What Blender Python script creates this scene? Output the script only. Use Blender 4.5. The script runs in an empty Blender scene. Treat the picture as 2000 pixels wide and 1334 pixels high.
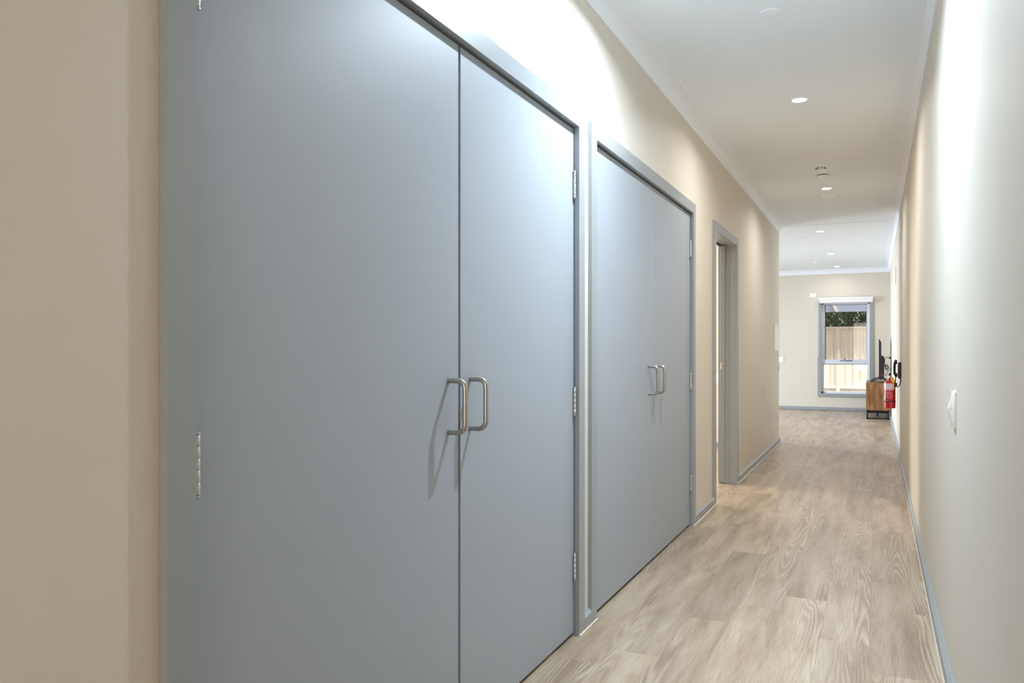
import bpy, bmesh, math, random
from mathutils import Vector, Matrix
random.seed(7)
C = bpy.context.scene.collection
PI = math.pi
# ------------------------------------------------------------------ camera
H = 1.148                      # camera height
cam_d = bpy.data.cameras.new('camera'); cam = bpy.data.objects.new('camera', cam_d); C.objects.link(cam)
cam.location = (0, 0, H)
cam.rotation_euler = (PI/2, 0, math.atan(711.5/1540.0))
cam_d.sensor_width = 36.0; cam_d.lens = 1540.0/2000*36
cam_d.shift_y = 17.0/2000; cam_d.clip_start = 0.02; cam_d.clip_end = 300
bpy.context.scene.camera = cam
# ------------------------------------------------------------------ view
sc = bpy.context.scene
sc.view_settings.view_transform = 'Standard'; sc.view_settings.look = 'None'
sc.view_settings.gamma = 1; sc.view_settings.use_curve_mapping = False
sc.view_settings.exposure = 1.80
sc.cycles.use_denoising = True
sc.cycles.max_bounces = 14; sc.cycles.diffuse_bounces = 8; sc.cycles.glossy_bounces = 5
sc.cycles.transmission_bounces = 8; sc.cycles.transparent_max_bounces = 12
sc.cycles.sample_clamp_indirect = 6
sc.cycles.caustics_reflective = False; sc.cycles.caustics_refractive = False
# ------------------------------------------------------------------ sky and sun
w = bpy.data.worlds.new('sky'); sc.world = w; w.use_nodes = True
wn = w.node_tree.nodes; wl = w.node_tree.links; wn.clear()
wo = wn.new('ShaderNodeOutputWorld'); wb = wn.new('ShaderNodeBackground'); ws = wn.new('ShaderNodeTexSky')
ws.sky_type = 'NISHITA'; ws.sun_disc = False; ws.sun_elevation = math.radians(55); ws.sun_rotation = math.radians(200)
wb.inputs['Strength'].default_value = 0.12
wl.new(ws.outputs[0], wb.inputs[0]); wl.new(wb.outputs[0], wo.inputs[0])
sd = bpy.data.lights.new('sun', 'SUN'); so = bpy.data.objects.new('sun', sd); C.objects.link(so)
sd.energy = 1.6; sd.angle = 0.009; sd.color = (1, .95, .86)
so.rotation_euler = Vector((-.42, .36, -1.0)).to_track_quat('-Z', 'Y').to_euler()
# daylight through the windows that stand out of frame (living room glass doors, bedroom window), plus an added entry fill
def area(name, loc, aim, sx, sy, power, col, spread=180):
    d = bpy.data.lights.new(name, 'AREA'); o = bpy.data.objects.new(name, d); C.objects.link(o)
    d.shape = 'RECTANGLE'; d.size = sx; d.size_y = sy; d.energy = power; d.color = col
    d.spread = math.radians(spread)
    o.location = loc; o.rotation_euler = Vector(aim).to_track_quat('-Z', 'Z').to_euler()
    return o
LIVING_DAY, BED_DAY, ENTRY_FILL = 108, 38, 10
area('daylight_living', (-5.95, 13.1, 1.15), (1, 0, -.40), 3.9, 2.0, LIVING_DAY, (.76, .87, 1), 125)
area('daylight_bedroom', (-4.3, 7.6, 1.5), (1, 0, -.15), 2.0, 1.3, BED_DAY, (1, .95, .86))
area('fill_entry', (-.43, -2.45, 1.3), (0, 1, .02), .8, 1.9, ENTRY_FILL, (1, .92, .8))  # added fill lamp behind the camera; the back wall has no opening

# ------------------------------------------------------------------ mesh helpers
def bx(bm, lo, hi, bev=0, seg=1):
    lo = [min(a, b) for a, b in zip(lo, hi)] if False else list(lo)
    a = [min(lo[i], hi[i]) for i in range(3)]; b = [max(lo[i], hi[i]) for i in range(3)]
    r = bmesh.ops.create_cube(bm, size=1)
    vs = r['verts']
    for v in vs:
        v.co = Vector([(a[i]+b[i])/2 + v.co[i]*(b[i]-a[i]) for i in range(3)])
    if bev:
        es = list({e for v in vs for e in v.link_edges})
        bmesh.ops.bevel(bm, geom=es, offset=bev, segments=seg, profile=.5, affect='EDGES')
def tube(bm, pts, r, n=12, cap=True, radii=None):
    pts = [Vector(p) for p in pts]; rings = []
    t0 = (pts[1]-pts[0]).normalized()
    up = Vector((0, 0, 1)) if abs(t0.z) < .9 else Vector((0, 1, 0))
    nrm = t0.cross(up).normalized()
    for i, p in enumerate(pts):
        if i == 0: t = (pts[1]-p)
        elif i == len(pts)-1: t = (p-pts[i-1])
        else: t = (pts[i+1]-p).normalized() + (p-pts[i-1]).normalized()
        t.normalize()
        nrm = (nrm - t*nrm.dot(t)).normalized(); bn = t.cross(nrm)
        rr = radii[i] if radii else r
        rings.append([bm.verts.new(p + nrm*math.cos(2*PI*k/n)*rr + bn*math.sin(2*PI*k/n)*rr) for k in range(n)])
    for a, b in zip(rings, rings[1:]):
        for k in range(n):
            bm.faces.new((a[k], a[(k+1) % n], b[(k+1) % n], b[k]))
    if cap:
        bm.faces.new(rings[0][::-1]); bm.faces.new(rings[-1])
def lathe(bm, prof, cx, cy, cz, n=32, axis='Z'):
    """prof: (radius, height) from bottom to top"""
    rings = []
    for r, h in prof:
        ring = []
        for k in range(n):
            a = 2*PI*k/n; x, y = math.cos(a)*r, math.sin(a)*r
            if axis == 'Z': p = (cx+x, cy+y, cz+h)
            elif axis == 'Y': p = (cx+x, cy+h, cz+y)
            else: p = (cx+h, cy+x, cz+y)
            ring.append(bm.verts.new(p))
        rings.append(ring)
    for a, b in zip(rings, rings[1:]):
        for k in range(n):
            bm.faces.new((a[k], a[(k+1) % n], b[(k+1) % n], b[k]))
    bm.faces.new(rings[0][::-1]); bm.faces.new(rings[-1])
def prism(bm, poly, axis, lo, hi):
    """extrude polygon (2D) along axis; poly coords are the two other axes in order"""
    def P(p, t):
        if axis == 'X': return (t, p[0], p[1])
        if axis == 'Y': return (p[0], t, p[1])
        return (p[0], p[1], t)
    a = [bm.verts.new(P(p, lo)) for p in poly]; b = [bm.verts.new(P(p, hi)) for p in poly]
    n = len(poly)
    for k in range(n): bm.faces.new((a[k], a[(k+1) % n], b[(k+1) % n], b[k]))
    bm.faces.new(a[::-1]); bm.faces.new(b)
def fillet(pts, r, n=6):
    pts = [Vector(p) for p in pts]; out = [pts[0]]
    for i in range(1, len(pts)-1):
        p = pts[i]; a = (pts[i-1]-p); b = (pts[i+1]-p)
        rr = min(r, a.length*.49, b.length*.49)
        A = p + a.normalized()*rr; B = p + b.normalized()*rr
        for k in range(n+1):
            t = k/n; out.append(A*(1-t)**2 + p*2*t*(1-t) + B*t*t)
    out.append(pts[-1]); return out
def spline(pts, n=8):
    P = [Vector(p) for p in pts]; P = [P[0]*2-P[1]] + P + [P[-1]*2-P[-2]]; out = []
    for i in range(1, len(P)-2):
        for k in range(n):
            t = k/n; a, b, c, d = P[i-1], P[i], P[i+1], P[i+2]
            out.append(.5*((2*b)+(c-a)*t+(2*a-5*b+4*c-d)*t*t+(3*b-a-3*c+d)*t**3))
    out.append(P[-2]); return out
def obj(name, bm, m, parent=None, smooth=False, origin=None):
    bmesh.ops.recalc_face_normals(bm, faces=bm.faces)
    if origin is not None:
        bmesh.ops.translate(bm, verts=bm.verts, vec=-Vector(origin))
    me = bpy.data.meshes.new(name); bm.to_mesh(me); bm.free()
    if m is not None: me.materials.append(m)
    if smooth:
        me.polygons.foreach_set('use_smooth', [True]*len(me.polygons))
        me.set_sharp_from_angle(angle=math.radians(40))
    o = bpy.data.objects.new(name, me); C.objects.link(o)
    if origin is not None: o.location = origin
    if parent is not None:
        o.parent = parent
        o.matrix_parent_inverse = Matrix.Translation(-Vector(wloc(parent)))
    return o
def wloc(o):
    v = Vector(o.location)
    if o.parent: v = v + (o.matrix_parent_inverse.translation) + Vector(wloc(o.parent))
    return v
def thing(name, label, cat, loc, group=None):
    o = bpy.data.objects.new(name, None); C.objects.link(o); o.location = loc
    o.empty_display_size = .05
    return tag(o, label, cat, group)
def tag(o, label, cat, group=None):
    o['label'] = label; o['category'] = cat
    if group: o['group'] = group
    return o
def struct(name, bm, m, parent=None, **k):
    o = obj(name, bm, m, parent, **k)
    if parent is None: o['kind'] = 'structure'
    return o
def B(): return bmesh.new()
def box_obj(name, lo, hi, m, parent=None, bev=0, **k):
    bm = B(); bx(bm, lo, hi, bev); return obj(name, bm, m, parent, **k)

# ------------------------------------------------------------------ materials
def lin(r, g, b):
    f = lambda c: (c/255/12.92) if c/255 <= .04045 else ((c/255+.055)/1.055)**2.4
    return (f(r), f(g), f(b), 1)
def mat(name, col, rough=.5, metal=0, bump=0, bscale=200, coat=0, emit=None, estr=0, spec=.5, var=0, vscale=3):
    m = bpy.data.materials.new(name); m.use_nodes = True
    nt = m.node_tree; N = nt.nodes; L = nt.links; b = N['Principled BSDF']
    b.inputs['Base Color'].default_value = col; b.inputs['Roughness'].default_value = rough
    b.inputs['Metallic'].default_value = metal; b.inputs['Specular IOR Level'].default_value = spec
    b.inputs['Coat Weight'].default_value = coat
    tc = N.new('ShaderNodeTexCoord')
    if emit: b.inputs['Emission Color'].default_value = emit; b.inputs['Emission Strength'].default_value = estr
    if bump:
        n = N.new('ShaderNodeTexNoise'); n.inputs['Scale'].default_value = bscale; n.inputs['Detail'].default_value = 3
        bp = N.new('ShaderNodeBump'); bp.inputs['Strength'].default_value = bump; bp.inputs['Distance'].default_value = .001
        L.new(tc.outputs['Object'], n.inputs['Vector']); L.new(n.outputs[0], bp.inputs['Height']); L.new(bp.outputs[0], b.inputs['Normal'])
    n2 = N.new('ShaderNodeTexNoise'); n2.inputs['Scale'].default_value = vscale; n2.inputs['Detail'].default_value = 2
    mx = N.new('ShaderNodeMix'); mx.data_type = 'RGBA'
    v = var or .02
    mx.inputs['A'].default_value = tuple(c*(1-v) for c in col[:3])+(1,)
    mx.inputs['B'].default_value = tuple(min(1, c*(1+v)) for c in col[:3])+(1,)
    L.new(tc.outputs['Object'], n2.inputs['Vector']); L.new(n2.outputs[0], mx.inputs['Factor']); L.new(mx.outputs['Result'], b.inputs['Base Color'])
    return m
M = {}
M['wall'] = mat('cream_wall_paint', lin(216, 209, 197), .55, bump=.12, bscale=260)
M['ceil'] = mat('white_ceiling_paint', lin(238, 246, 255), .75, bump=.05, bscale=200)
M['cornice'] = mat('white_cornice_paint', lin(240, 246, 255), .6)
M['door'] = mat('grey_satin_door_paint', lin(161, 168, 176), .46, bump=.10, bscale=380)
M['trim'] = mat('grey_gloss_trim_paint', lin(152, 158, 161), .36, bump=.05, bscale=150)
M['dark'] = mat('unlit_plywood', lin(70, 60, 52), .8)
M['steel'] = mat('brushed_stainless_steel', (.44, .41, .375, 1), .3, metal=1, bump=.06, bscale=900)
M['chrome'] = mat('polished_hinge_steel', (.72, .72, .73, 1), .25, metal=1)
M['plastic'] = mat('white_switch_plastic', lin(245, 245, 244), .15)
M['plasticm'] = mat('white_matt_plastic', lin(240, 246, 254), .45)
M['slot'] = mat('shadow_grey_plastic', lin(70, 70, 72), .6)
M['lamp'] = mat('lamp_diffuser', (1, 1, 1, 1), .5, emit=(1, .98, .94, 1), estr=9)
M['alu'] = mat('pale_powder_coated_aluminium', lin(214, 220, 232), .3)
M['rubber'] = mat('black_rubber', lin(20, 20, 22), .6)
M['blackp'] = mat('black_plastic', lin(26, 27, 27), .38)
M['blackm'] = mat('black_powder_coated_steel', lin(22, 21, 22), .4)
M['red'] = mat('red_gloss_enamel', lin(182, 8, 18), .2, coat=.5)
M['label'] = mat('pale_pink_label', lin(222, 206, 212), .4)
M['paper'] = mat('white_paper', lin(254, 254, 255), .9, spec=0)
M['green'] = mat('green_print', lin(40, 110, 80), .5)
M['yellow'] = mat('yellow_tag_plastic', lin(232, 186, 20), .4)
M['brass'] = mat('valve_metal', (.45, .42, .38, 1), .35, metal=1)
M['bead'] = mat('clear_floor_sealant', lin(232, 220, 200), .12, coat=.6)
M['cream'] = mat('cream_coated_steel', lin(230, 217, 192), .4, var=.03)
M['plinth'] = mat('grey_concrete', lin(176, 172, 164), .8, bump=.3, bscale=60)
M['fascia'] = mat('grey_painted_beam', lin(168, 172, 186), .6)
M['blind'] = mat('white_blind_fabric', lin(236, 236, 238), .6, bump=.05, bscale=900)
M['leaf'] = mat('green_leaves', lin(78, 108, 40), .35, var=.6, vscale=2.5)
M['bark'] = mat('brown_bark', lin(80, 64, 48), .9, bump=.6, bscale=30)

def wood_side():
    m = bpy.data.materials.new('walnut_veneer'); m.use_nodes = True
    nt = m.node_tree; N = nt.nodes; L = nt.links; b = N['Principled BSDF']; b.inputs['Roughness'].default_value = .45
    tc = N.new('ShaderNodeTexCoord'); mp = N.new('ShaderNodeMapping'); mp.inputs['Scale'].default_value = (9, 9, 1.6)
    n = N.new('ShaderNodeTexNoise'); n.inputs['Scale'].default_value = 2.2; n.inputs['Detail'].default_value = 5; n.inputs['Distortion'].default_value = .5
    r = N.new('ShaderNodeValToRGB'); e = r.color_ramp.elements
    e[0].position = .3; e[0].color = lin(98, 66, 40); e[1].position = .7; e[1].color = lin(172, 128, 84)
    x = e.new(.5); x.color = lin(140, 98, 60)
    L.new(tc.outputs['Object'], mp.inputs[0]); L.new(mp.outputs[0], n.inputs['Vector']); L.new(n.outputs[0], r.inputs[0]); L.new(r.outputs[0], b.inputs['Base Color'])
    return m
M['walnut'] = wood_side()

def glass(name, tint=(1, 1, 1, 1), refl=.06):
    m = bpy.data.materials.new(name); m.use_nodes = True
    nt = m.node_tree; N = nt.nodes; L = nt.links; N.clear()
    o = N.new('ShaderNodeOutputMaterial'); t = N.new('ShaderNodeBsdfTransparent'); g = N.new('ShaderNodeBsdfGlossy')
    t.inputs[0].default_value = tint; g.inputs['Roughness'].default_value = .02
    mx = N.new('ShaderNodeMixShader'); mx.inputs[0].default_value = refl
    L.new(t.outputs[0], mx.inputs[1]); L.new(g.outputs[0], mx.inputs[2]); L.new(mx.outputs[0], o.inputs[0])
    return m
M['glass'] = glass('clear_window_glass')
def screen():
    m = bpy.data.materials.new('grey_insect_mesh'); m.use_nodes = True
    nt = m.node_tree; N = nt.nodes; L = nt.links; N.clear()
    o = N.new('ShaderNodeOutputMaterial'); t = N.new('ShaderNodeBsdfTransparent'); g = N.new('ShaderNodeBsdfDiffuse')
    g.inputs[0].default_value = lin(50, 50, 54)
    mx = N.new('ShaderNodeMixShader'); mx.inputs[0].default_value = .22
    L.new(t.outputs[0], mx.inputs[1]); L.new(g.outputs[0], mx.inputs[2]); L.new(mx.outputs[0], o.inputs[0])
    return m
M['screen'] = screen()

def floor_mat():
    m = bpy.data.materials.new('oak_vinyl_planks'); m.use_nodes = True
    nt = m.node_tree; N = nt.nodes; L = nt.links; b = N['Principled BSDF']
    def math_(op, a, bb=None, cc=None):
        n = N.new('ShaderNodeMath'); n.operation = op
        for i, v in enumerate((a, bb, cc)):
            if v is None: continue
            if isinstance(v, (int, float)): n.inputs[i].default_value = v
            else: L.new(v, n.inputs[i])
        return n.outputs[0]
    def ramp(fac, stops):
        r = N.new('ShaderNodeValToRGB'); e = r.color_ramp.elements
        e[0].position, e[0].color = stops[0][0], stops[0][1]; e[1].position, e[1].color = stops[-1][0], stops[-1][1]
        for p, c in stops[1:-1]:
            x = e.new(p); x.color = c
        L.new(fac, r.inputs[0]); return r.outputs[0]
    def mixc(f, a, c, mode='MIX'):
        n = N.new('ShaderNodeMix'); n.data_type = 'RGBA'; n.blend_type = mode
        for k, v in (('Factor', f), ('A', a), ('B', c)):
            if isinstance(v, (int, float)): n.inputs[k].default_value = v
            elif isinstance(v, tuple): n.inputs[k].default_value = v
            else: L.new(v, n.inputs[k])
        return n.outputs['Result']
    tc = N.new('ShaderNodeTexCoord'); sp = N.new('ShaderNodeSeparateXYZ'); L.new(tc.outputs['Object'], sp.inputs[0])
    x, y = sp.outputs[0], sp.outputs[1]
    W, LEN = .18, 1.22
    xs = math_('DIVIDE', math_('ADD', x, 20.005), W)
    row = math_('FLOOR', xs)
    wn1 = N.new('ShaderNodeTexWhiteNoise'); wn1.noise_dimensions = '1D'; L.new(row, wn1.inputs['W'])
    ys = math_('ADD', math_('DIVIDE', y, LEN), math_('MULTIPLY', wn1.outputs['Value'], 7.31))
    col = math_('FLOOR', ys)
    cmb = N.new('ShaderNodeCombineXYZ'); L.new(row, cmb.inputs[0]); L.new(col, cmb.inputs[1])
    wn = N.new('ShaderNodeTexWhiteNoise'); wn.noise_dimensions = '2D'; L.new(cmb.outputs[0], wn.inputs['Vector'])
    rnd = wn.outputs['Value']
    fx = math_('SUBTRACT', xs, row); fy = math_('SUBTRACT', ys, col)
    # grain coordinates, shifted per plank
    g = N.new('ShaderNodeCombineXYZ')
    L.new(math_('ADD', math_('MULTIPLY', x, 1.0), math_('MULTIPLY', rnd, 37.0)), g.inputs[0])
    L.new(math_('ADD', math_('MULTIPLY', y, .075), math_('MULTIPLY', rnd, 91.0)), g.inputs[1])
    L.new(math_('MULTIPLY', rnd, 13.0), g.inputs[2])
    def noise(scale, det=3, rough=.5, vec=None, dist=0):
        n = N.new('ShaderNodeTexNoise'); n.inputs['Scale'].default_value = scale; n.inputs['Detail'].default_value = det
        n.inputs['Roughness'].default_value = rough; n.inputs['Distortion'].default_value = dist
        L.new(vec or g.outputs[0], n.inputs['Vector']); return n.outputs[0]
    low = noise(7.5, 1.6, .45)
    bands = math_('SINE', math_('ADD', math_('MULTIPLY', low, 150.0), math_('MULTIPLY', noise(45, 2), 2.2)))
    bands = math_('MULTIPLY_ADD', bands, .5, .5)
    # figure only where the broad noise is mid to high
    fig = ramp(noise(4.0, 1), [(.46, (0, 0, 0, 1)), (.63, (1, 1, 1, 1))])
    g2 = N.new('ShaderNodeCombineXYZ'); L.new(math_('ADD', x, math_('MULTIPLY', rnd, 11)), g2.inputs[0]); L.new(math_('MULTIPLY', y, .022), g2.inputs[1])
    fine = noise(330, 3, .6, g2.outputs[0])
    g3 = N.new('ShaderNodeCombineXYZ'); L.new(math_('ADD', x, math_('MULTIPLY', rnd, 23)), g3.inputs[0]); L.new(math_('ADD', math_('MULTIPLY', y, .11), math_('MULTIPLY', rnd, 5)), g3.inputs[1])
    broad = noise(13, 3, .55, g3.outputs[0])
    base = ramp(broad, [(.28, lin(158, 138, 118)), (.48, lin(188, 170, 149)), (.72, lin(206, 192, 172))])
    tone = ramp(rnd, [(0, lin(222, 220, 218)), (.5, lin(240, 238, 236)), (1, lin(255, 252, 248))])
    base = mixc(1.0, base, tone, 'MULTIPLY')
    dark = mixc(math_('MULTIPLY', math_('MULTIPLY', math_('POWER', bands, 2.0), fig), .42), base, lin(134, 114, 97))
    lite = mixc(math_('MULTIPLY', math_('MULTIPLY', math_('POWER', math_('SUBTRACT', 1.0, bands), 5.0), fig), .38), dark, lin(218, 208, 194))
    fi = ramp(fine, [(.34, lin(212, 208, 203)), (.62, (1, 1, 1, 1))])
    colr = mixc(.8, lite, fi, 'MULTIPLY')
    # joints
    ex = math_('MINIMUM', fx, math_('SUBTRACT', 1.0, fx)); ey = math_('MULTIPLY', math_('MINIMUM', fy, math_('SUBTRACT', 1.0, fy)), LEN/W)
    ed = math_('MINIMUM', ex, ey)
    j = ramp(ed, [(0, (1, 1, 1, 1)), (.008, (0, 0, 0, 1))])
    colr = mixc(math_('MULTIPLY', j, .35), colr, lin(120, 100, 82))
    L.new(colr, b.inputs['Base Color'])
    ro = math_('MULTIPLY_ADD', noise(20, 2), .10, .28)
    L.new(ro, b.inputs['Roughness']); b.inputs['Specular IOR Level'].default_value = .5
    hgt = math_('SUBTRACT', math_('ADD', math_('MULTIPLY', math_('MULTIPLY', bands, fig), .55), math_('MULTIPLY', fine, .7)), math_('MULTIPLY', j, 1.0))
    bp = N.new('ShaderNodeBump'); bp.inputs['Strength'].default_value = .32; bp.inputs['Distance'].default_value = .0009
    L.new(hgt, bp.inputs['Height']); L.new(bp.outputs[0], b.inputs['Normal'])
    return m
M['floor'] = floor_mat()
def pebble_mat():
    m = bpy.data.materials.new('pale_pebbles'); m.use_nodes = True
    nt = m.node_tree; N = nt.nodes; L = nt.links; b = N['Principled BSDF']; b.inputs['Roughness'].default_value = .9
    tc = N.new('ShaderNodeTexCoord'); v = N.new('ShaderNodeTexVoronoi'); v.inputs['Scale'].default_value = 22
    r = N.new('ShaderNodeValToRGB'); e = r.color_ramp.elements
    e[0].position = .1; e[0].color = lin(246, 232, 200); e[1].position = .8; e[1].color = lin(170, 140, 100)
    L.new(tc.outputs['Object'], v.inputs['Vector']); L.new(v.outputs['Distance'], r.inputs[0]); L.new(r.outputs[0], b.inputs['Base Color'])
    bp = N.new('ShaderNodeBump'); bp.invert = True; bp.inputs['Distance'].default_value = .03; L.new(v.outputs['Distance'], bp.inputs['Height']); L.new(bp.outputs[0], b.inputs['Normal'])
    return m
M['pebble'] = pebble_mat()

# ------------------------------------------------------------------ main dimensions
XL, XR = -1.097, .231          # corridor wall faces
T = .125                       # left wall thickness
XB = XL - T
CE = 2.69                      # ceiling
YE = 10.28                     # end of the corridor's left wall
YF = 16.2                      # living room far wall
XW = -6.2                      # living room left wall
Y0 = -2.6
CT = .018                      # casing thickness
XC = XL + CT
OP = [(1.0214, 2.980), (3.2005, 5.158), (5.962, 6.936)]   # openings between the casings
HD = 2.042                     # underside of head casings
CW = .065                      # casing width
# ------------------------------------------------------------------ shell
bm = B(); bx(bm, (XW-.3, Y0-.2, -.1), (XR+.1, YF+.25, 0)); struct('floor', bm, M['floor'])
bm = B(); bx(bm, (XW-.3, Y0-.2, CE), (XR+.3, YF+.25, CE+.15)); struct('ceiling', bm, M['ceil'])
bm = B()
LI = .02                       # jamb lining thickness
ys = [Y0-.1] + [v for a, b in OP for v in (a-LI, b+LI)] + [YE]
for k in range(0, len(ys), 2): bx(bm, (XB, ys[k], -.02), (XL, ys[k+1], CE+.02))
for a, b in OP: bx(bm, (XB, a-LI, HD+LI), (XL, b+LI, CE+.02))
struct('wall_left', bm, M['wall'])
bm = B(); bx(bm, (XR, Y0-.2, -.1), (XR+.15, YF+.25, CE+.1)); struct('wall_right', bm, M['wall'])
bm = B(); bx(bm, (XW-.2, Y0-.2, -.1), (XR+.1, Y0, CE+.1)); struct('wall_back', bm, M['wall'])
bm = B()   # return wall of the living room left of the corridor mouth
bx(bm, (XW, YE-.12, -.02), (XB+.001, YE, CE+.02)); struct('wall_living_near', bm, M['wall'])
# far wall with the window opening
WX0, WX1, WZ0, WZ1 = -.957, -.112, .322, 2.05
bm = B()
bx(bm, (XW-.2, YF, -.02), (WX0, YF+.2, CE+.02)); bx(bm, (WX1, YF, -.02), (XR+.05, YF+.2, CE+.02))
bx(bm, (WX0, YF, -.02), (WX1, YF+.2, WZ0)); bx(bm, (WX0, YF, WZ1), (WX1, YF+.2, CE+.02))
struct('wall_far', bm, M['wall'])
bm = B()   # living room left wall with a wide glazed opening
bx(bm, (XW-.2, Y0, -.02), (XW, 11.1, CE+.02)); bx(bm, (XW-.2, 15.1, -.02), (XW, YF+.2, CE+.02)); bx(bm, (XW-.2, 11.1, 2.2), (XW, 15.1, CE+.02))
struct('wall_living_left', bm, M['wall'])
bm = B()   # bedroom and cupboard partitions behind the left wall
bx(bm, (-4.6, 9.515, -.02), (XB, 9.63, CE+.02)); bx(bm, (-4.6, 5.28, -.02), (XB, 5.40, CE+.02))
bx(bm, (-4.7, 5.28, -.02), (-4.6, 9.63, CE+.02))
struct('wall_bedroom', bm, M['wall'])
bm = B()
bx(bm, (-1.95, .75, -.02), (-1.85, 5.28, CE+.02)); bx(bm, (-1.85, .75, -.02), (XB, .83, CE+.02)); bx(bm, (-1.85, 3.04, -.02), (XB, 3.14, CE+.02))
struct('wall_cupboard', bm, M['dark'])
bm = B()
bx(bm, (XW, 11.1, 0), (XW-.06, 11.16, 2.2)); bx(bm, (XW, 15.04, 0), (XW-.06, 15.1, 2.2)); bx(bm, (XW, 13.07, 0), (XW-.06, 13.13, 2.2)); bx(bm, (XW, 11.1, 2.14), (XW-.06, 15.1, 2.2))
wf = struct('window_2', bm, M['alu'])
bm = B(); bx(bm, (XW-.03, 11.16, .02), (XW-.024, 15.04, 2.14)); obj('glass_pane', bm, M['glass'], wf)

# ------------------------------------------------------------------ cornices
def cove(sx, sz=-1):
    """profile in (distance from wall, height below ceiling)"""
    P = [(0, -.088), (.006, -.088), (.006, -.082)]
    for k in range(9):
        a = PI/2*k/8
        P.append((.006 + (.072)*(1-math.cos(a)), -.082 + .074*math.sin(a)))
    P += [(.079, -.008), (.079, 0), (0, 0)]
    return P
def sweep_cove(bm, path, ):
    """path: list of (point xy, inward offset direction xy (already mitred))"""
    prof = cove(1); rings = []
    for (px, py), (dx, dy) in path:
        rings.append([bm.verts.new((px+dx*d, py+dy*d, CE+h)) for d, h in prof])
    n = len(prof)
    for a, b in zip(rings, rings[1:]):
        for k in range(n): bm.faces.new((a[k], a[(k+1) % n], b[(k+1) % n], b[k]))
    bm.faces.new(rings[0][::-1]); bm.faces.new(rings[-1])
bm = B()
sweep_cove(bm, [((XL, Y0), (1, 1)), ((XL, YE), (1, 1)), ((XW, YE), (1, 1)), ((XW, YF), (1, -1)), ((XR, YF), (-1, -1)), ((XR, Y0), (-1, 1)), ((XL, Y0), (1, 1))])
struct('trim_1', bm, M['cornice'], smooth=True)
# thin control joint bead across the ceiling at the corridor mouth
bm = B(); bx(bm, (XL+.079, YE+.079, CE-.004), (XR-.079, YE+.085, CE+.001)); struct('trim_2', bm, M['cornice'])

# ------------------------------------------------------------------ baseboards (bevelled top)
BH = .066
def board(bm, a, b, n):
    """a,b: ends on the wall face; n: direction into the room"""
    a = Vector(a); b = Vector(b); n = Vector(n); prof = [(0, .004), (CT, .004), (CT, BH-.012), (CT-.012, BH), (0, BH)]
    A = [bm.verts.new((a.x+n.x*d, a.y+n.y*d, h)) for d, h in prof]; Bv = [bm.verts.new((b.x+n.x*d, b.y+n.y*d, h)) for d, h in prof]
    for k in range(5): bm.faces.new((A[k], A[(k+1) % 5], Bv[(k+1) % 5], Bv[k]))
    bm.faces.new(A[::-1]); bm.faces.new(Bv)
bm = B()
segs = [(Y0, OP[0][0]-CW), (OP[0][1]+CW, OP[1][0]-CW), (OP[1][1]+CW, OP[2][0]-CW), (OP[2][1]+CW, YE+CT)]
for a, b in segs: board(bm, (XL, a), (XL, b), (1, 0))
board(bm, (XL, YE), (XW, YE), (0, 1))
struct('baseboard_left', bm, M['trim'])
bm = B(); board(bm, (XR, Y0), (XR, YF), (-1, 0)); struct('baseboard_right', bm, M['trim'])
bm = B(); board(bm, (XW, YF), (XR, YF), (0, -1)); struct('baseboard_far', bm, M['trim'])
bm = B(); board(bm, (-4.6, 9.515), (XB, 9.515), (0, -1)); struct('baseboard_bedroom', bm, M['trim'])
# sealant bead along the foot of the boards
bm = B()
for a, b in segs: tube(bm, [(XC-.001, a-(CW if a > 0 else 0), .003), (XC-.001, b+(CW if b < 10 else 0), .004)], .005, 8)
tube(bm, [(XR-CT+.001, Y0, .003), (XR-CT+.001, YF, .004)], .0045, 8)
struct('trim_3', bm, M['bead'], smooth=True)

# ------------------------------------------------------------------ door frames
def frame(n, a, b, stop=True):
    root = None
    bm = B()
    z = HD
    # casings on the corridor side (mitred look: uprights run full height, head between)
    bx(bm, (XL, a-CW, 0), (XC, a, z+CW), .0012); bx(bm, (XL, b, 0), (XC, b+CW, z+CW), .0012); bx(bm, (XL, a, z), (XC, b, z+CW), .0012)
    f = struct('trim_%d' % n, bm, M['trim'])
    bm = B()   # linings
    s = .004
    bx(bm, (XB, a-LI, 0), (XL, a-s, z+LI)); bx(bm, (XB, b+s, 0), (XL, b+LI, z+LI)); bx(bm, (XB, a-LI, z+s), (XL, b+LI, z+LI))
    if stop:
        X1 = XL-.008-.036-.002
        bx(bm, (X1-.012, a-s, 0), (X1, a+.010, z)); bx(bm, (X1-.012, b-.010, 0), (X1, b+s, z)); bx(bm, (X1-.012, a, z-.010), (X1, b, z+s))
    obj('jamb_lining', bm, M['trim'], f)
    return f
frame(4, *OP[0]); frame(5, *OP[1])

# ------------------------------------------------------------------ cupboard doors
DX = XL-.008                   # door face
def hinge(y, z, parent, side):
    bm = B(); r = .0058; L = .106
    for k in range(5):
        z0 = z-L/2+L*k/5
        lathe(bm, [(r*.86, 0), (r, .0012), (r, L/5-.0012), (r*.86, L/5)], DX+.0075, y, z0, 14)
    lathe(bm, [(r*.5, 0), (r*1.05, .0015), (r*1.05, .004), (r*.4, .006)], DX+.0075, y, z+L/2, 14)
    lathe(bm, [(r*.4, -.006), (r*1.05, -.004), (r*1.05, -.0015), (r*.5, 0)], DX+.0075, y, z-L/2, 14)
    bx(bm, (DX-.02, y-.0012*side, z-L/2), (DX+.006, y+.0005*side, z+L/2))
    for dz in (-.035, 0, .035):
        lathe(bm, [(.003, 0), (.003, .001)], DX-.006, y+.0005*side, z+dz, 10, axis='Y')
    return obj('hinge', bm, M['chrome'], parent, smooth=True)
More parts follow.
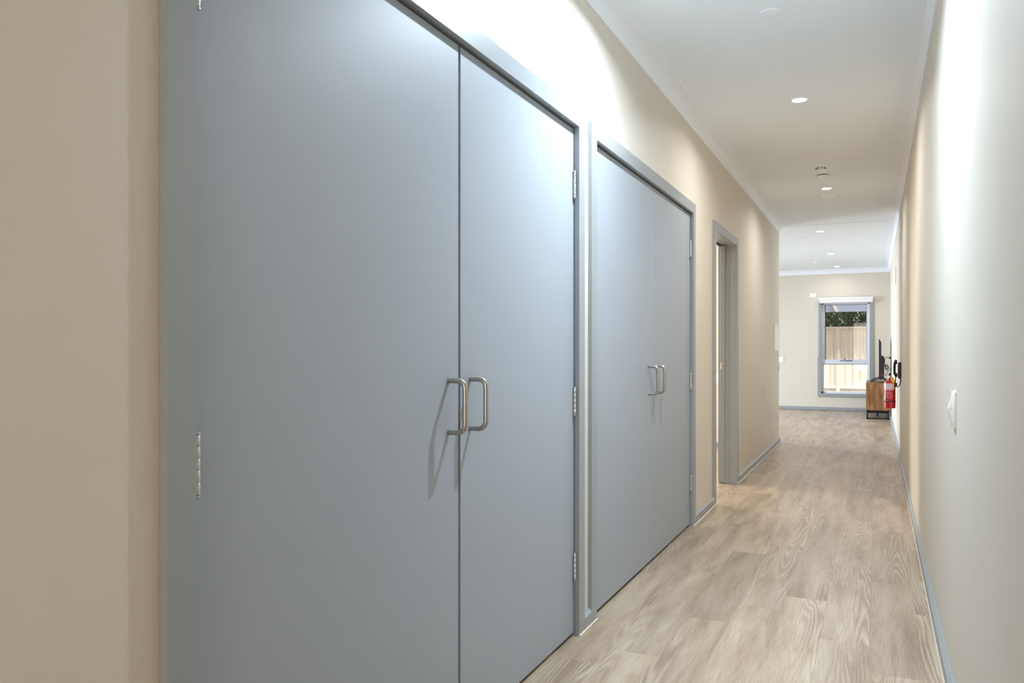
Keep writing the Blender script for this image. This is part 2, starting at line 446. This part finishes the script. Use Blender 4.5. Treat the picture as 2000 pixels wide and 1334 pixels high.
def dhandle(y, z, parent):
    r = .0078; p = .053; h = .0735
    bm = B()
    pts = fillet([(DX, y, z+h), (DX+p, y, z+h), (DX+p, y, z-h), (DX, y, z-h)], .03, 9)
    tube(bm, pts, r, 20)
    return obj('handle', bm, M['steel'], parent, smooth=True)
def leaf(n, ya, yb, hy, hinge_y, side, label, group=None):
    o = box_obj('door_%d' % n, (DX-.036, ya, .014), (DX, yb, 2.037), M['door'], bev=.001)
    o['kind'] = 'structure'; tag(o, label, 'door')
    dhandle(hy, .988, o)
    for z in (1.812, .944, .280): hinge(hinge_y, z, o, side)
    return o
g = .002
leaf(1, OP[0][0]-.001, 2.026-.0063, 1.961, OP[0][0]+.0175, 1, 'nearest and widest-looking grey flush cupboard door, hinged at the left edge of the photo')
leaf(2, 2.026+.0063, OP[0][1]+.001, 2.092, OP[0][1]-.004, -1, 'right grey leaf of the nearest cupboard pair, hinged beside the narrow strip of wall')
leaf(3, OP[1][0]-.001, 4.192-.0025, 4.126, OP[1][0]+.006, 1, 'left grey leaf of the farther cupboard pair, steel pull handle at its right edge')
leaf(4, 4.192+.0025, OP[1][1]+.001, 4.268, OP[1][1]-.004, -1, 'right grey leaf of the farther cupboard pair, just before the open doorway')

# ------------------------------------------------------------------ cavity sliding doorway
a, b = OP[2]
bm = B(); z = HD
bx(bm, (XL, a-CW, 0), (XC, a, z+CW), .0012); bx(bm, (XL, b, 0), (XC, b+CW, z+CW), .0012); bx(bm, (XL, a, z), (XC, b, z+CW), .0012)
f = struct('trim_6', bm, M['trim'])
bm = B()
XS0, XS1 = -1.150, -1.183      # pocket slot
bx(bm, (XS0, b+.004, 0), (XL, b+LI, z+LI)); bx(bm, (XB-.004, b+.004, 0), (XS1-.041, b+LI, z+LI))
bx(bm, (XB, a-LI, 0), (XL, a-.004, z+LI)); bx(bm, (XS0, a-LI, z+.004), (XL, b+LI, z+LI)); bx(bm, (XB, a-LI, z+.004), (XS1-.041, b+LI, z+LI))
bx(bm, (XS1-.041, a-LI, z+.014), (XS0, b+LI, z+LI))
bx(bm, (XS0-.012, b-.004, 0), (XS0, b+LI, z), .001)
bx(bm, (XB-.018, b, 0), (XB, b+CW, z+CW)); bx(bm, (XB-.018, a-CW, 0), (XB, a, z+CW)); bx(bm, (XB-.018, a, z), (XB, b, z+CW))
obj('jamb_lining', bm, M['trim'], f)
d5 = box_obj('door_5', (XS1-.038, b-.012, .01), (XS1, b+.018, 2.05), M['trim'], bev=.001)
d5['kind'] = 'structure'; tag(d5, 'edge of the grey sliding door slid into the wall of the open doorway', 'door')
bm = B(); bx(bm, (XS1-.034, b-.0135, .985), (XS1-.006, b-.010, 1.043), .001); obj('latch_plate', bm, M['brass'], d5)
bm = B(); lathe(bm, [(.0045, -.0145), (.0045, -.0125)], XS1-.014, b, 1.014, 14, 'Y'); obj('latch_bolt', bm, M['rubber'], d5)

# ------------------------------------------------------------------ living room window
wy = YF+.03
bm = B()
# casing on the wall
o_ = .064
for lo, hi in (((WX0-o_, YF-CT, WZ0-o_), (WX0, YF, WZ1+o_)), ((WX1, YF-CT, WZ0-o_), (WX1+o_, YF, WZ1+o_)), ((WX0, YF-CT, WZ0-o_), (WX1, YF, WZ0)), ((WX0, YF-CT, WZ1), (WX1, YF, WZ1+o_))):
    bx(bm, lo, hi, .001)
win = struct('window_1', bm, M['trim'])
bm = B()
F0x, F1x = WX0, WX1
for lo, hi in (((F0x, wy, WZ0), (F0x+.034, wy+.09, WZ1)), ((F1x-.034, wy, WZ0), (F1x, wy+.09, WZ1)), ((F0x, wy, WZ0), (F1x, wy+.09, WZ0+.034)), ((F0x, wy, WZ1-.03), (F1x, wy+.09, WZ1)), ((F0x, wy-.004, .882), (F1x, wy+.09, .96))):
    bx(bm, lo, hi, .002)
for x in (F0x+.006, F1x-.006): bx(bm, (x-.006, wy-.006, .90), (x+.006, wy, .92))
obj('window_frame', bm, M['alu'], win)
bm = B()
for lo, hi in (((F0x+.034, wy+.02, .96), (-.893, wy+.07, WZ1-.03)), ((-.165, wy+.02, .96), (F1x-.034, wy+.07, WZ1-.03)), ((-.893, wy+.02, WZ1-.036), (-.165, wy+.07, WZ1-.03)), ((-.893, wy+.02, .96), (-.165, wy+.07, .972))):
    bx(bm, lo, hi, .002)
obj('window_sash', bm, M['alu'], win)
bm = B()
gk = .007
for lo, hi in (((-.893, wy+.04, .972), (-.893+gk*1.6, wy+.055, 2.014)), ((-.165-gk*.5, wy+.04, .972), (-.165, wy+.055, 2.014)), ((-.893, wy+.04, 2.014-gk), (-.165, wy+.055, 2.014)), ((-.922, wy+.04, .873), (-.146, wy+.055, .882)), ((-.923, wy+.04, .356), (-.918, wy+.055, .882))):
    bx(bm, lo, hi)
obj('glazing_gasket', bm, M['rubber'], win)
bm = B(); bx(bm, (-.893, wy+.047, .972), (-.165, wy+.05, 2.014)); obj('upper_glass_pane', bm, M['glass'], win)
bm = B(); bx(bm, (-.923, wy+.047, .356), (-.146, wy+.05, .882)); obj('lower_glass_pane', bm, M['glass'], win)
bm = B(); bx(bm, (-.893, wy+.018, .972), (-.165, wy+.0185, 2.014)); obj('insect_screen', bm, M['screen'], win)
bm = B()
tube(bm, spline([(-.62, wy-.008, .945), (-.57, wy-.02, .957), (-.50, wy-.022, .951), (-.45, wy-.02, .956), (-.41, wy-.008, .947)]), .007, 8)
tube(bm, [(-.545, wy-.01, .96), (-.54, wy-.02, .985)], .005, 8, radii=[.004, .009])
obj('winder_handle', bm, M['slot'], win, smooth=True)
# roller blind
rb = thing('roller_blind', 'rolled-up white roller blind above the window at the end of the room', 'blind', (-.535, YF-.05, 2.10))
BX0, BX1 = -1.003, -.066
bm = B(); lathe(bm, [(.031, 0), (.031, BX1-BX0)], BX0, YF-.058, 2.118, 24, 'X'); obj('upper_roll', bm, M['blind'], rb, smooth=True)
bm = B(); lathe(bm, [(.030, .012), (.030, BX1-BX0-.004)], BX0, YF-.060, 2.068, 24, 'X'); obj('lower_roll', bm, M['blind'], rb, smooth=True)
for x in (BX0-.008, BX1): 
    bm = B(); bx(bm, (x, YF-.095, 2.034), (x+.008, YF-.001, 2.150), .002); obj('bracket', bm, M['plasticm'], rb)
bm = B(); tube(bm, spline([(BX0-.012, YF-.07, 2.07), (BX0-.016, YF-.06, 1.6), (BX0-.014, YF-.055, 1.1), (BX0-.006, YF-.055, 1.03), (BX0+.002, YF-.055, 1.1), (BX0-.002, YF-.06, 1.6), (BX0-.004, YF-.07, 2.07)]), .0025, 6); obj('bead_chain', bm, M['plasticm'], rb)

# ------------------------------------------------------------------ outside
bm = B(); bx(bm, (-14, YF+.2, -.1), (10, 34, .012)); struct('ground_outside', bm, M['pebble'])
FY = 23.7
fence = thing('boundary_fence', 'cream corrugated steel boundary fence seen through the window', 'fence', (-1, FY, .012))
bm = B(); pts = []
x = -9.0; pit = .19
prof = []
while x < 6:
    prof += [(x, 0), (x+.055, 0), (x+.075, .05), (x+.090, .05), (x+.105, .05), (x+.135, 0)]
    x += pit
vs0 = [bm.verts.new((px, FY-py, .10)) for px, py in prof]; vs1 = [bm.verts.new((px, FY-py, 1.78)) for px, py in prof]
vb0 = [bm.verts.new((px, FY-py+.003, .10)) for px, py in prof]; vb1 = [bm.verts.new((px, FY-py+.003, 1.78)) for px, py in prof]
for k in range(len(prof)-1):
    bm.faces.new((vs0[k], vs0[k+1], vs1[k+1], vs1[k])); bm.faces.new((vb0[k+1], vb0[k], vb1[k], vb1[k+1])); bm.faces.new((vs1[k], vs1[k+1], vb1[k+1], vb1[k]))
obj('fence_sheet', bm, M['cream'], fence)
bm = B(); bx(bm, (-9, FY-.06, 1.745), (6, FY+.03, 1.80), .004); obj('top_rail', bm, M['cream'], fence)
bm = B(); bx(bm, (-9, FY-.06, .085), (6, FY+.03, .155), .004); obj('bottom_rail', bm, M['cream'], fence)
bm = B(); bx(bm, (-9, FY-.03, 0), (6, FY+.02, .085)); obj('plinth', bm, M['plinth'], fence)
for k in range(-3, 4):
    xp = -.965+k*2.37
    if -9 < xp < 6:
        bm = B(); bx(bm, (xp-.045, FY-.075, .0), (xp+.045, FY+.03, 1.80), .006); bx(bm, (xp-.016, FY-.085, .0), (xp+.016, FY-.07, 1.79), .004); obj('post', bm, M['cream'], fence)
def foliage(cx, cy, cz, rx, ry, rz, n, seed, size=.09):
    rnd = random.Random(seed); bm = B()
    for _ in range(n):
        u = rnd.uniform(-1, 1); t = rnd.uniform(0, 2*PI); s = math.sqrt(1-u*u); q = rnd.uniform(.35, 1)**.5
        lump = 1+.18*math.sin(3*t+seed)*math.cos(4*u+seed)
        c = Vector((cx+rx*s*math.cos(t)*q*lump, cy+ry*s*math.sin(t)*q*lump, cz+rz*u*q))
        d = Vector((rnd.gauss(0, 1), rnd.gauss(0, 1), rnd.gauss(0, 1)-.4)).normalized()
        e = d.cross(Vector((rnd.gauss(0, 1), rnd.gauss(0, 1), rnd.gauss(0, 1)))).normalized()
        L = size*rnd.uniform(.7, 1.4); wd = L*.38; nn = d.cross(e)*L*.1
        v = [bm.verts.new(c-d*L*.5), bm.verts.new(c+e*wd*.5+nn), bm.verts.new(c+d*L*.5), bm.verts.new(c-e*wd*.5+nn)]
        bm.faces.new(v)
    return bm
tx, ty = -.8, 25.7
t = thing('tree', 'dark leafy tree behind the cream fence, seen through the window', 'tree', (tx, ty, .012))
bm = B(); tube(bm, spline([(tx, ty, 0), (tx+.05, ty, 1.0), (tx-.03, ty+.05, 2.4)]), .1, 10)
for q in ((-1.2, .2, 2.9), (1.1, -.2, 3.0), (.3, .4, 3.3)): tube(bm, spline([(tx, ty, 1.3), (tx+q[0]*.4, ty+q[1]*.4, 2.1), (tx+q[0], ty+q[1], q[2])]), .05, 8)
obj('trunk', bm, M['bark'], t, smooth=True)
fb = foliage(tx, ty, 2.6, 2.6, 1.1, 1.6, 26000, 3, .13)
f2 = foliage(tx, 23.30, 2.98, 3.0, .36, .34, 7000, 5, .12); me_ = bpy.data.meshes.new('tmp'); f2.to_mesh(me_); f2.free(); fb.from_mesh(me_); bpy.data.meshes.remove(me_)  # second clump: unseen overhang behind the beam, added to shade the upper fence
obj('foliage', fb, M['leaf'], t)
pg = thing('patio_beam', 'grey overhead patio beam crossing the top of the window view', 'beam', (-1, 22.4, 2.16))
bm = B(); bx(bm, (-5, 22.35, 2.155), (4, 22.45, 2.60)); obj('fascia_board', bm, M['fascia'], pg)
bm = B(); bx(bm, (-5, 22.33, 0.01), (-4.9, 22.47, 2.16)); obj('post', bm, M['cream'], pg)
bm = B(); bx(bm, (3.9, 22.33, 0.01), (4.0, 22.47, 2.16)); obj('post', bm, M['cream'], pg)
bm = B()
prism(bm, [(-.97, 2.155), (-.90, 2.155), (-1.0, 2.42), (-1.09, 2.42)], 'Y', 22.28, 22.35); obj('brace', bm, M['cream'], pg)

# ------------------------------------------------------------------ downlights
def downlight(x, y, power, col, label, r=.047):
    t = thing('downlight', label, 'downlight', (x, y, CE), 'recessed ceiling downlights')
    bm = B()
    prof = [(r-.006, -.001), (r-.004, -.0035), (r+.001, -.0035), (r+.004, -.0005), (r+.004, .0)]
    n = 40; rings = []
    for rr, h in prof: rings.append([bm.verts.new((x+math.cos(2*PI*k/n)*rr, y+math.sin(2*PI*k/n)*rr, CE+h)) for k in range(n)])
    for p, q in zip(rings, rings[1:]):
        for k in range(n): bm.faces.new((p[k], p[(k+1) % n], q[(k+1) % n], q[k]))
    obj('trim_ring', bm, M['plasticm'], t, smooth=True)
    bm = B(); lathe(bm, [(r-.005, -.0018), (r-.005, -.0005)], x, y, CE, 40); obj('diffuser', bm, M['lamp'], t)
    d = bpy.data.lights.new('downlight_lamp', 'AREA'); d.shape = 'DISK'; d.size = .075; d.energy = power; d.color = col; d.spread = math.radians(154)
    o = bpy.data.objects.new('downlight_lamp', d); C.objects.link(o); o.location = (x, y, CE-.006); 
    return t
WARM = (1, .985, .95); COOL = (.72, .86, 1)
downlight(-.50, 2.95, 14, COOL, 'lit round downlight over the nearest cupboard pair, above the frame')
downlight(-.43, 5.15, 3.9, WARM, 'lit round downlight nearest the camera in the photo')
downlight(-.43, 8.08, 3.2, WARM, 'lit round downlight between the smoke detector and the round ceiling grille')
downlight(-.66, 10.97, 1.6, WARM, 'first lit round downlight beyond the end of the corridor')
downlight(-.66, 13.54, 1.2, WARM, 'middle one of three lit downlights in the room beyond the corridor')
downlight(-.66, 15.69, .7, WARM, 'farthest lit round downlight, close to the window wall')
def blank(x, y, label, r=.045):
    bm = B(); lathe(bm, [(r-.006, -.009), (r, -.006), (r, 0)], x, y, CE, 40)
    bm2 = bm; o = obj('ceiling_cover_plate', bm2, M['plasticm'], smooth=True, origin=(x, y, CE)); tag(o, label, 'cover plate', 'round blank covers on the ceiling')
blank(-.44, 3.76, 'white round blank cover on the ceiling at the top of the photo', .046)
blank(-.932, 11.45, 'small round cover left of the first downlight beyond the corridor')
blank(-.96, 14.81, 'small round cover left of the farthest downlights')
# smoke detector
t = thing('smoke_detector', 'white smoke detector hanging from the corridor ceiling', 'smoke detector', (-.42, 7.03, CE))
bm = B(); lathe(bm, [(.048, -.022), (.052, -.018), (.052, 0)], -.42, 7.03, CE, 40); obj('base', bm, M['plasticm'], t, smooth=True)
bm = B(); lathe(bm, [(.018, -.052), (.032, -.049), (.036, -.044), (.036, -.022)], -.42, 7.03, CE, 32); obj('sensor_cap', bm, M['plastic'], t, smooth=True)
bm = B()
for k in range(10):
    a_ = 2*PI*k/10; c_, s_ = math.cos(a_), math.sin(a_)
    tube(bm, [(-.42+c_*.0365, 7.03+s_*.0365, CE-.040), (-.42+c_*.0365, 7.03+s_*.0365, CE-.026)], .004, 6)
obj('vent_slots', bm, M['slot'], t)
t = thing('sprinkler_head', 'flat disc of a ceiling sprinkler just behind the smoke detector', 'sprinkler', (-.425, 7.45, CE))
bm = B(); lathe(bm, [(.044, -.010), (.046, -.008), (.046, -.006), (.02, -.004)], -.425, 7.45, CE, 40); obj('cover_disc', bm, M['chrome'], t, smooth=True)
bm = B(); lathe(bm, [(.030, -.005), (.030, 0)], -.425, 7.45, CE, 32); obj('collar', bm, M['slot'], t, smooth=True)
t = thing('ceiling_grille', 'round white grille with a glossy rim behind the second downlight', 'grille', (-.43, 8.42, CE))
bm = B(); lathe(bm, [(.078, -.012), (.084, -.016), (.088, -.010), (.088, 0)], -.43, 8.42, CE, 48); obj('rim', bm, M['plastic'], t, smooth=True)
bm = B(); lathe(bm, [(.074, -.0135), (.074, -.012)], -.43, 8.42, CE, 40); obj('mesh_disc', bm, M['plasticm'], t)

# ------------------------------------------------------------------ wall plates
def plate_X(x, sgn, y0, y1, z0, z1, label, name='light_switch', rockers=2, cat='switch'):
    t = thing(name, label, cat, (x, (y0+y1)/2, (z0+z1)/2))
    bm = B(); bx(bm, (x, y0, z0), (x+sgn*.0095, y1, z1), .0022, 2); obj('plate', bm, M['plastic'], t, smooth=True)
    ym = (y0+y1)/2; h = (z1-z0)
    for k in range(rockers):
        zc = z1-h*(.30+.40*k) if rockers > 1 else (z0+z1)/2
        bm = B(); q = .021
        xo = x+sgn*.0095
        prism_pts = [(xo-sgn*.001, zc+q), (xo+sgn*(.0012 if k == 0 else .010), zc+q-.002), (xo+sgn*.005, zc), (xo+sgn*(.012 if k == 0 else .0015), zc-q+.002), (xo-sgn*.001, zc-q)]
        prism(bm, prism_pts, 'Y', ym-.016, ym+.016); obj('rocker', bm, M['plastic'], t)
    return t
plate_X(XR, -1, 2.866, 2.942, .900, 1.016, 'white two-rocker light switch on the right wall in the foreground')
plate_X(XL, 1, 10.165, 10.245, .895, 1.012, 'small white light switch at the far corner of the corridor left wall')
def plate_Y(y, x0, x1, z0, z1, name, label, cat, slots=True):
    t = thing(name, label, cat, ((x0+x1)/2, y, (z0+z1)/2))
    bm = B(); bx(bm, (x0, y-.010, z0), (x1, y, z1), .002, 2); obj('plate', bm, M['plastic'], t, smooth=True)
    if slots:
        w_ = (x1-x0)
        for k in (-1, 1):
            bm = B(); c_ = (x0+x1)/2+k*w_*.22; bx(bm, (c_-.011, y-.013, (z0+z1)/2-.009), (c_+.011, y-.009, (z0+z1)/2+.009), .001); obj('rocker', bm, M['plasticm'], t)
    return t
plate_Y(YF, -1.755, -1.640, .906, 1.020, 'light_switch', 'white square switch plate on the far wall beside the corridor corner', 'switch')
plate_Y(YF, -1.160, -1.045, 2.168, 2.242, 'wall_outlet', 'white horizontal outlet plate on the far wall, up left of the window', 'outlet')
plate_Y(9.515, -1.85, -1.70, .745, .872, 'wall_outlet', 'white outlet plate glimpsed on the bedroom wall through the open doorway', 'outlet')
# framed notice at the end of the left wall
t = thing('notice_holder', 'white framed notice on the left wall near the end of the corridor', 'notice', (XL, 9.96, 1.30))
bm = B(); bx(bm, (XL, 9.745, 1.148), (XL+.006, 10.178, 1.452), .001); obj('backing', bm, M['plasticm'], t)
bm = B(); bx(bm, (XL+.006, 9.755, 1.157), (XL+.0075, 10.168, 1.443)); obj('paper', bm, M['paper'], t)
bm = B()
for lo, hi in (((XL, 9.735, 1.140), (XL+.014, 9.750, 1.460)), ((XL, 10.173, 1.140), (XL+.014, 10.188, 1.460)), ((XL, 9.75, 1.140), (XL+.014, 10.173, 1.153)), ((XL, 9.75, 1.447), (XL+.014, 10.173, 1.460))): bx(bm, lo, hi, .002)
obj('frame', bm, M['paper'], t)
# slim cover high on the right wall
bm = B(); bx(bm, (XR-.008, 11.28, 2.005), (XR, 11.50, 2.225), .002)
o = obj('wall_cover_plate', bm, M['wall'], origin=(XR, 11.39, 2.1)); tag(o, 'slim cream cover plate high on the right wall before the window', 'cover plate')

# ------------------------------------------------------------------ fire extinguisher
ex, ey, er = .150, 10.72, .064
t = thing('fire_extinguisher', 'red fire extinguisher hanging on the right wall in front of the television cabinet', 'fire extinguisher', (ex, ey, .436))
bm = B(); lathe(bm, [(er-.012, 0), (er-.002, .004), (er, .012), (er, .300), (er-.004, .318), (er-.014, .336), (er-.032, .350), (.020, .358), (.016, .366)], ex, ey, .436, 48)
obj('cylinder', bm, M['red'], t, smooth=True)
bm = B(); lathe(bm, [(.015, 0), (.017, .004), (.017, .016), (.012, .020), (.010, .040)], ex, ey, .800, 24); obj('valve', bm, M['brass'], t, smooth=True)
bm = B(); bx(bm, (ex-.012, ey-.05, .838), (ex+.010, ey+.045, .850), .002); bx(bm, (ex-.012, ey-.085, .852), (ex+.010, ey+.03, .868), .002); obj('lever', bm, M['blackp'], t)
bm = B(); tube(bm, [(ex-.07, ey-.02, .842), (ex+.005, ey-.02, .845)], .0022, 8)
tube(bm, [(ex-.085+.012*math.cos(q*PI/8), ey-.02, .842+.012*math.sin(q*PI/8)) for q in range(17)], .0015, 6); obj('safety_pin', bm, mat('pin_red', lin(190, 70, 60), .4), t, smooth=True)
def patch(name, m, a0, a1, z0, z1, off=.0008, n=20):
    bm = B(); r = er+off
    A = [math.radians(a0+(a1-a0)*k/n) for k in range(n+1)]
    lo = [bm.verts.new((ex+math.cos(q)*r, ey+math.sin(q)*r, z0)) for q in A]; hi = [bm.verts.new((ex+math.cos(q)*r, ey+math.sin(q)*r, z1)) for q in A]
    li = [bm.verts.new((ex+math.cos(q)*(er-.001), ey+math.sin(q)*(er-.001), z0)) for q in A]; hi2 = [bm.verts.new((ex+math.cos(q)*(er-.001), ey+math.sin(q)*(er-.001), z1)) for q in A]
    for k in range(n):
        bm.faces.new((lo[k], lo[k+1], hi[k+1], hi[k])); bm.faces.new((li[k+1], li[k], lo[k], lo[k+1])); bm.faces.new((hi[k], hi[k+1], hi2[k+1], hi2[k]))
    return bm
def pt(name, m, *a, **k): obj(name, patch(name, m, *a, **k), m, t, smooth=True)
pt('label', M['label'], 190, 318, .672, .742)
pt('label_band', mat('pink_band', lin(214, 150, 158), .4), 190, 318, .656, .670)
pt('side_label', M['label'], 183, 221, .522, .600)
bm = B()
for zz in (.585, .562, .540):
    b2 = patch('x', None, 196, 210, zz-.008, zz+.006, .0014)
    me_ = bpy.data.meshes.new('tmp'); b2.to_mesh(me_); b2.free(); bm.from_mesh(me_); bpy.data.meshes.remove(me_)
obj('green_symbol', bm, M['green'], t)
def text_mat():
    m = bpy.data.materials.new('pale_print_on_red'); m.use_nodes = True
    nt = m.node_tree; N = nt.nodes; L = nt.links; b = N['Principled BSDF']; b.inputs['Roughness'].default_value = .4
    tc = N.new('ShaderNodeTexCoord'); n = N.new('ShaderNodeTexNoise'); n.inputs['Scale'].default_value = 260; n.inputs['Detail'].default_value = 1
    c = N.new('ShaderNodeValToRGB'); c.color_ramp.elements[0].position = .42; c.color_ramp.elements[0].color = lin(196, 12, 22); c.color_ramp.elements[1].position = .50; c.color_ramp.elements[1].color = lin(235, 205, 208)
    L.new(tc.outputs['Object'], n.inputs['Vector']); L.new(n.outputs[0], c.inputs[0]); L.new(c.outputs[0], b.inputs['Base Color']); return m
M['print'] = text_mat()
for zz, a0, a1, hh in ((.640, 226, 262, .004), (.632, 226, 300, .003), (.624, 230, 268, .003), (.616, 226, 296, .003), (.606, 232, 262, .003), (.590, 228, 258, .006), (.590, 274, 300, .007), (.572, 228, 290, .003), (.564, 232, 276, .003), (.536, 230, 264, .003), (.528, 232, 256, .003)):
    obj('text_line', patch('x', None, a0, a1, zz-hh/2, zz+hh/2, .0012, 6), M['print'], t)
bm = B(); lathe(bm, [(er+.0005, .082), (er+.0025, .083), (er+.0025, .092), (er+.0005, .093)], ex, ey, .436, 48); obj('strap', bm, M['rubber'], t, smooth=True)
bm = B(); prism(bm, [(ex+.004, .822), (ex+.038, .820), (ex+.064, .756), (ex+.026, .746)], 'Y', ey-.062, ey-.058); obj('inspection_tag', bm, M['yellow'], t)
bm = B(); bx(bm, (ex+.045, ey-.012, .70), (XR, ey+.012, .75), .002); obj('wall_bracket', bm, M['blackm'], t)

# ------------------------------------------------------------------ wall phone
py, pz = 8.98, .940
t = thing('wall_telephone', 'black corded telephone on the right wall above the fire extinguisher', 'telephone', (XR, py, pz))
bm = B(); bx(bm, (XR-.028, py-.045, pz-.080), (XR, py+.045, pz+.085), .006, 3); obj('phone_base', bm, M['blackp'], t, smooth=True)
bm = B(); bx(bm, (XR-.034, py-.035, pz-.072), (XR-.026, py+.035, pz+.06), .002); obj('face_plate', bm, mat('grey_phone_face', lin(150, 150, 152), .3), t)
bm = B(); hx = XR-.052
tube(bm, spline([(hx+.006, py, pz+.108), (hx-.006, py, pz+.075), (hx-.010, py, pz+.02), (hx-.008, py, pz-.03), (hx+.006, py, pz-.062)]), .012, 12)
lathe(bm, [(.020, 0), (.022, .010), (.018, .022)], hx-.006, py, pz+.085, 18, 'X'); lathe(bm, [(.020, 0), (.022, .010), (.018, .020)], hx-.004, py, pz-.045, 18, 'X')
obj('handset', bm, M['blackp'], t, smooth=True)
bm = B()
core = spline([(hx+.004, py-.01, pz-.06), (hx-.002, py-.02, pz-.11), (hx+.012, py-.03, pz-.165), (hx+.034, py-.03, pz-.150), (hx+.046, py-.02, pz-.105), (hx+.040, py-.01, pz-.075)], 18)
N_ = len(core); coil = []
for i, p in enumerate(core):
    for s_ in range(3):
        a_ = (i*3+s_)*1.05; coil.append(p+Vector((math.cos(a_)*.0035, math.sin(a_)*.0035, 0)))
tube(bm, coil, .0028, 5); obj('coiled_cord', bm, M['rubber'], t, smooth=True)

# ------------------------------------------------------------------ television cabinet
cx0, cx1, cy0, cy1, cz0, cz1 = -.155, .205, 14.41, 15.95, .150, .578
t = thing('tv_cabinet', 'walnut television cabinet on a black frame against the right wall', 'cabinet', ((cx0+cx1)/2, (cy0+cy1)/2, 0))
bm = B()
bx(bm, (cx0, cy0, cz0), (cx1, cy0+.018, cz1), .001); bx(bm, (cx0, cy1-.018, cz0), (cx1, cy1, cz1), .001)
bx(bm, (cx0, cy0+.018, cz0), (cx1, cy1-.018, cz0+.018)); bx(bm, (cx1-.012, cy0+.018, cz0), (cx1, cy1-.018, cz1))
obj('carcass', bm, M['walnut'], t)
bm = B(); bx(bm, (cx0-.004, cy0-.003, cz1), (cx1+.002, cy1+.003, cz1+.018), .001); obj('top_panel', bm, M['walnut'], t)
for k in range(3):
    ya = cy0+.02+k*.50; bm = B(); bx(bm, (cx0-.002, ya, cz0+.02), (cx0+.016, ya+.49, cz1-.004), .002); d_ = obj('cabinet_door', bm, M['walnut'], t)
bm = B(); q = .024
for yy in (cy0+.03, cy1-.05):
    bx(bm, (cx0+.008, yy, cz0-q), (cx1-.012, yy+q, cz0)); bx(bm, (cx0+.008, yy, 0), (cx1-.012, yy+q, q))
    bx(bm, (cx0+.008, yy, 0), (cx0+.008+q, yy+q, cz0)); bx(bm, (cx1-.012-q, yy, 0), (cx1-.012, yy+q, cz0))
for xx in (cx0+.012, cx1-.03): bx(bm, (xx, cy0+.03, cz0-q), (xx+q, cy1-.05, cz0))
bx(bm, ((cx0+cx1)/2-.02, 15.1, 0), ((cx0+cx1)/2+.01, 15.13, cz0))
obj('base_frame', bm, M['blackm'], t)
# ------------------------------------------------------------------ television
tx, ty0, ty1, tz0, tz1 = .040, 14.55, 15.75, .655, 1.335
t = thing('television', 'flat black television seen edge-on, standing on the walnut cabinet', 'television', (tx+.02, (ty0+ty1)/2, cz1+.018))
bm = B(); prism(bm, [(tx, tz0), (tx+.030, tz0), (tx+.036, tz0+.02), (tx+.036, tz1-.055), (tx+.006, tz1), (tx, tz1)], 'Y', ty0, ty1); obj('panel', bm, M['blackp'], t)
bm = B(); prism(bm, [(tx+.03, tz0-.01), (tx+.078, tz0+.02), (tx+.084, tz0+.36), (tx+.070, tz0+.395), (tx+.03, tz0+.40)], 'Y', ty0+.02, ty1-.05); obj('rear_housing', bm, M['blackp'], t)
bm = B(); bx(bm, (tx-.0015, ty0+.012, tz0+.02), (tx+.001, ty1-.012, tz1-.012)); obj('screen', bm, mat('dark_glossy_screen', lin(12, 13, 15), .08), t)
zt = cz1+.026
for yy in (ty0+.20, ty1-.20):
    bm = B()
    tube(bm, spline([(tx-.125, yy-.05, zt+.004), (tx-.07, yy-.03, zt+.035), (tx+.0, yy, zt+.058), (tx+.03, yy, zt+.062), (tx+.09, yy-.02, zt+.045), (tx+.145, yy-.05, zt+.004)]), .009, 8)
    tube(bm, [(tx+.022, yy, zt+.05), (tx+.022, yy, zt+.10)], .012, 8)
    obj('stand_foot', bm, M['blackm'], t, smooth=True)
# cables behind the television
bm = B(); bx(bm, (XR-.030, 14.86, 1.000), (XR-.008, 14.92, 1.035), .003)
tube(bm, spline([(XR-.03, 14.89, 1.018), (XR-.075, 14.88, 1.030), (XR-.100, 14.86, .99), (XR-.100, 14.84, .93), (XR-.100, 14.82, .88)]), .0045, 8)
o = obj('power_cable', bm, M['rubber'], smooth=True, origin=(XR-.05, 14.89, 1.0)); tag(o, 'black plug and cable looping from the right wall to the television back', 'cable')
bm = B()
for k in range(4):
    c_ = Vector((XR-.078+.006*k, 14.80+.012*k, .870-.006*k))
    tube(bm, [c_+Vector((math.cos(q*PI/10)*(.014+.004*k), .004*q/20, math.sin(q*PI/10)*(.045-.006*k))) for q in range(21)], .003, 6)
tube(bm, spline([(XR-.099, 14.84, .90), (XR-.092, 14.82, .84), (XR-.07, 14.80, .80), (XR-.05, 14.8, .86)]), .004, 6)
tube(bm, spline([(XR-.100, 14.82, .72), (XR-.085, 14.82, .735), (XR-.05, 14.84, .79), (XR-.015, 14.86, .83), (XR-.004, 14.86, .84)]), .005, 6)
o = obj('cable_bundle', bm, M['rubber'], smooth=True, origin=(XR-.07, 14.8, .85)); tag(o, 'tangle of black cables bundled between the television and the right wall', 'cable')
bm = B(); bx(bm, (XR-.008, 14.83, .965), (XR, 14.95, 1.075), .002); o = obj('wall_outlet', bm, M['plastic'], origin=(XR, 14.89, 1.02)); tag(o, 'white outlet on the right wall behind the television, black plug in it', 'outlet')
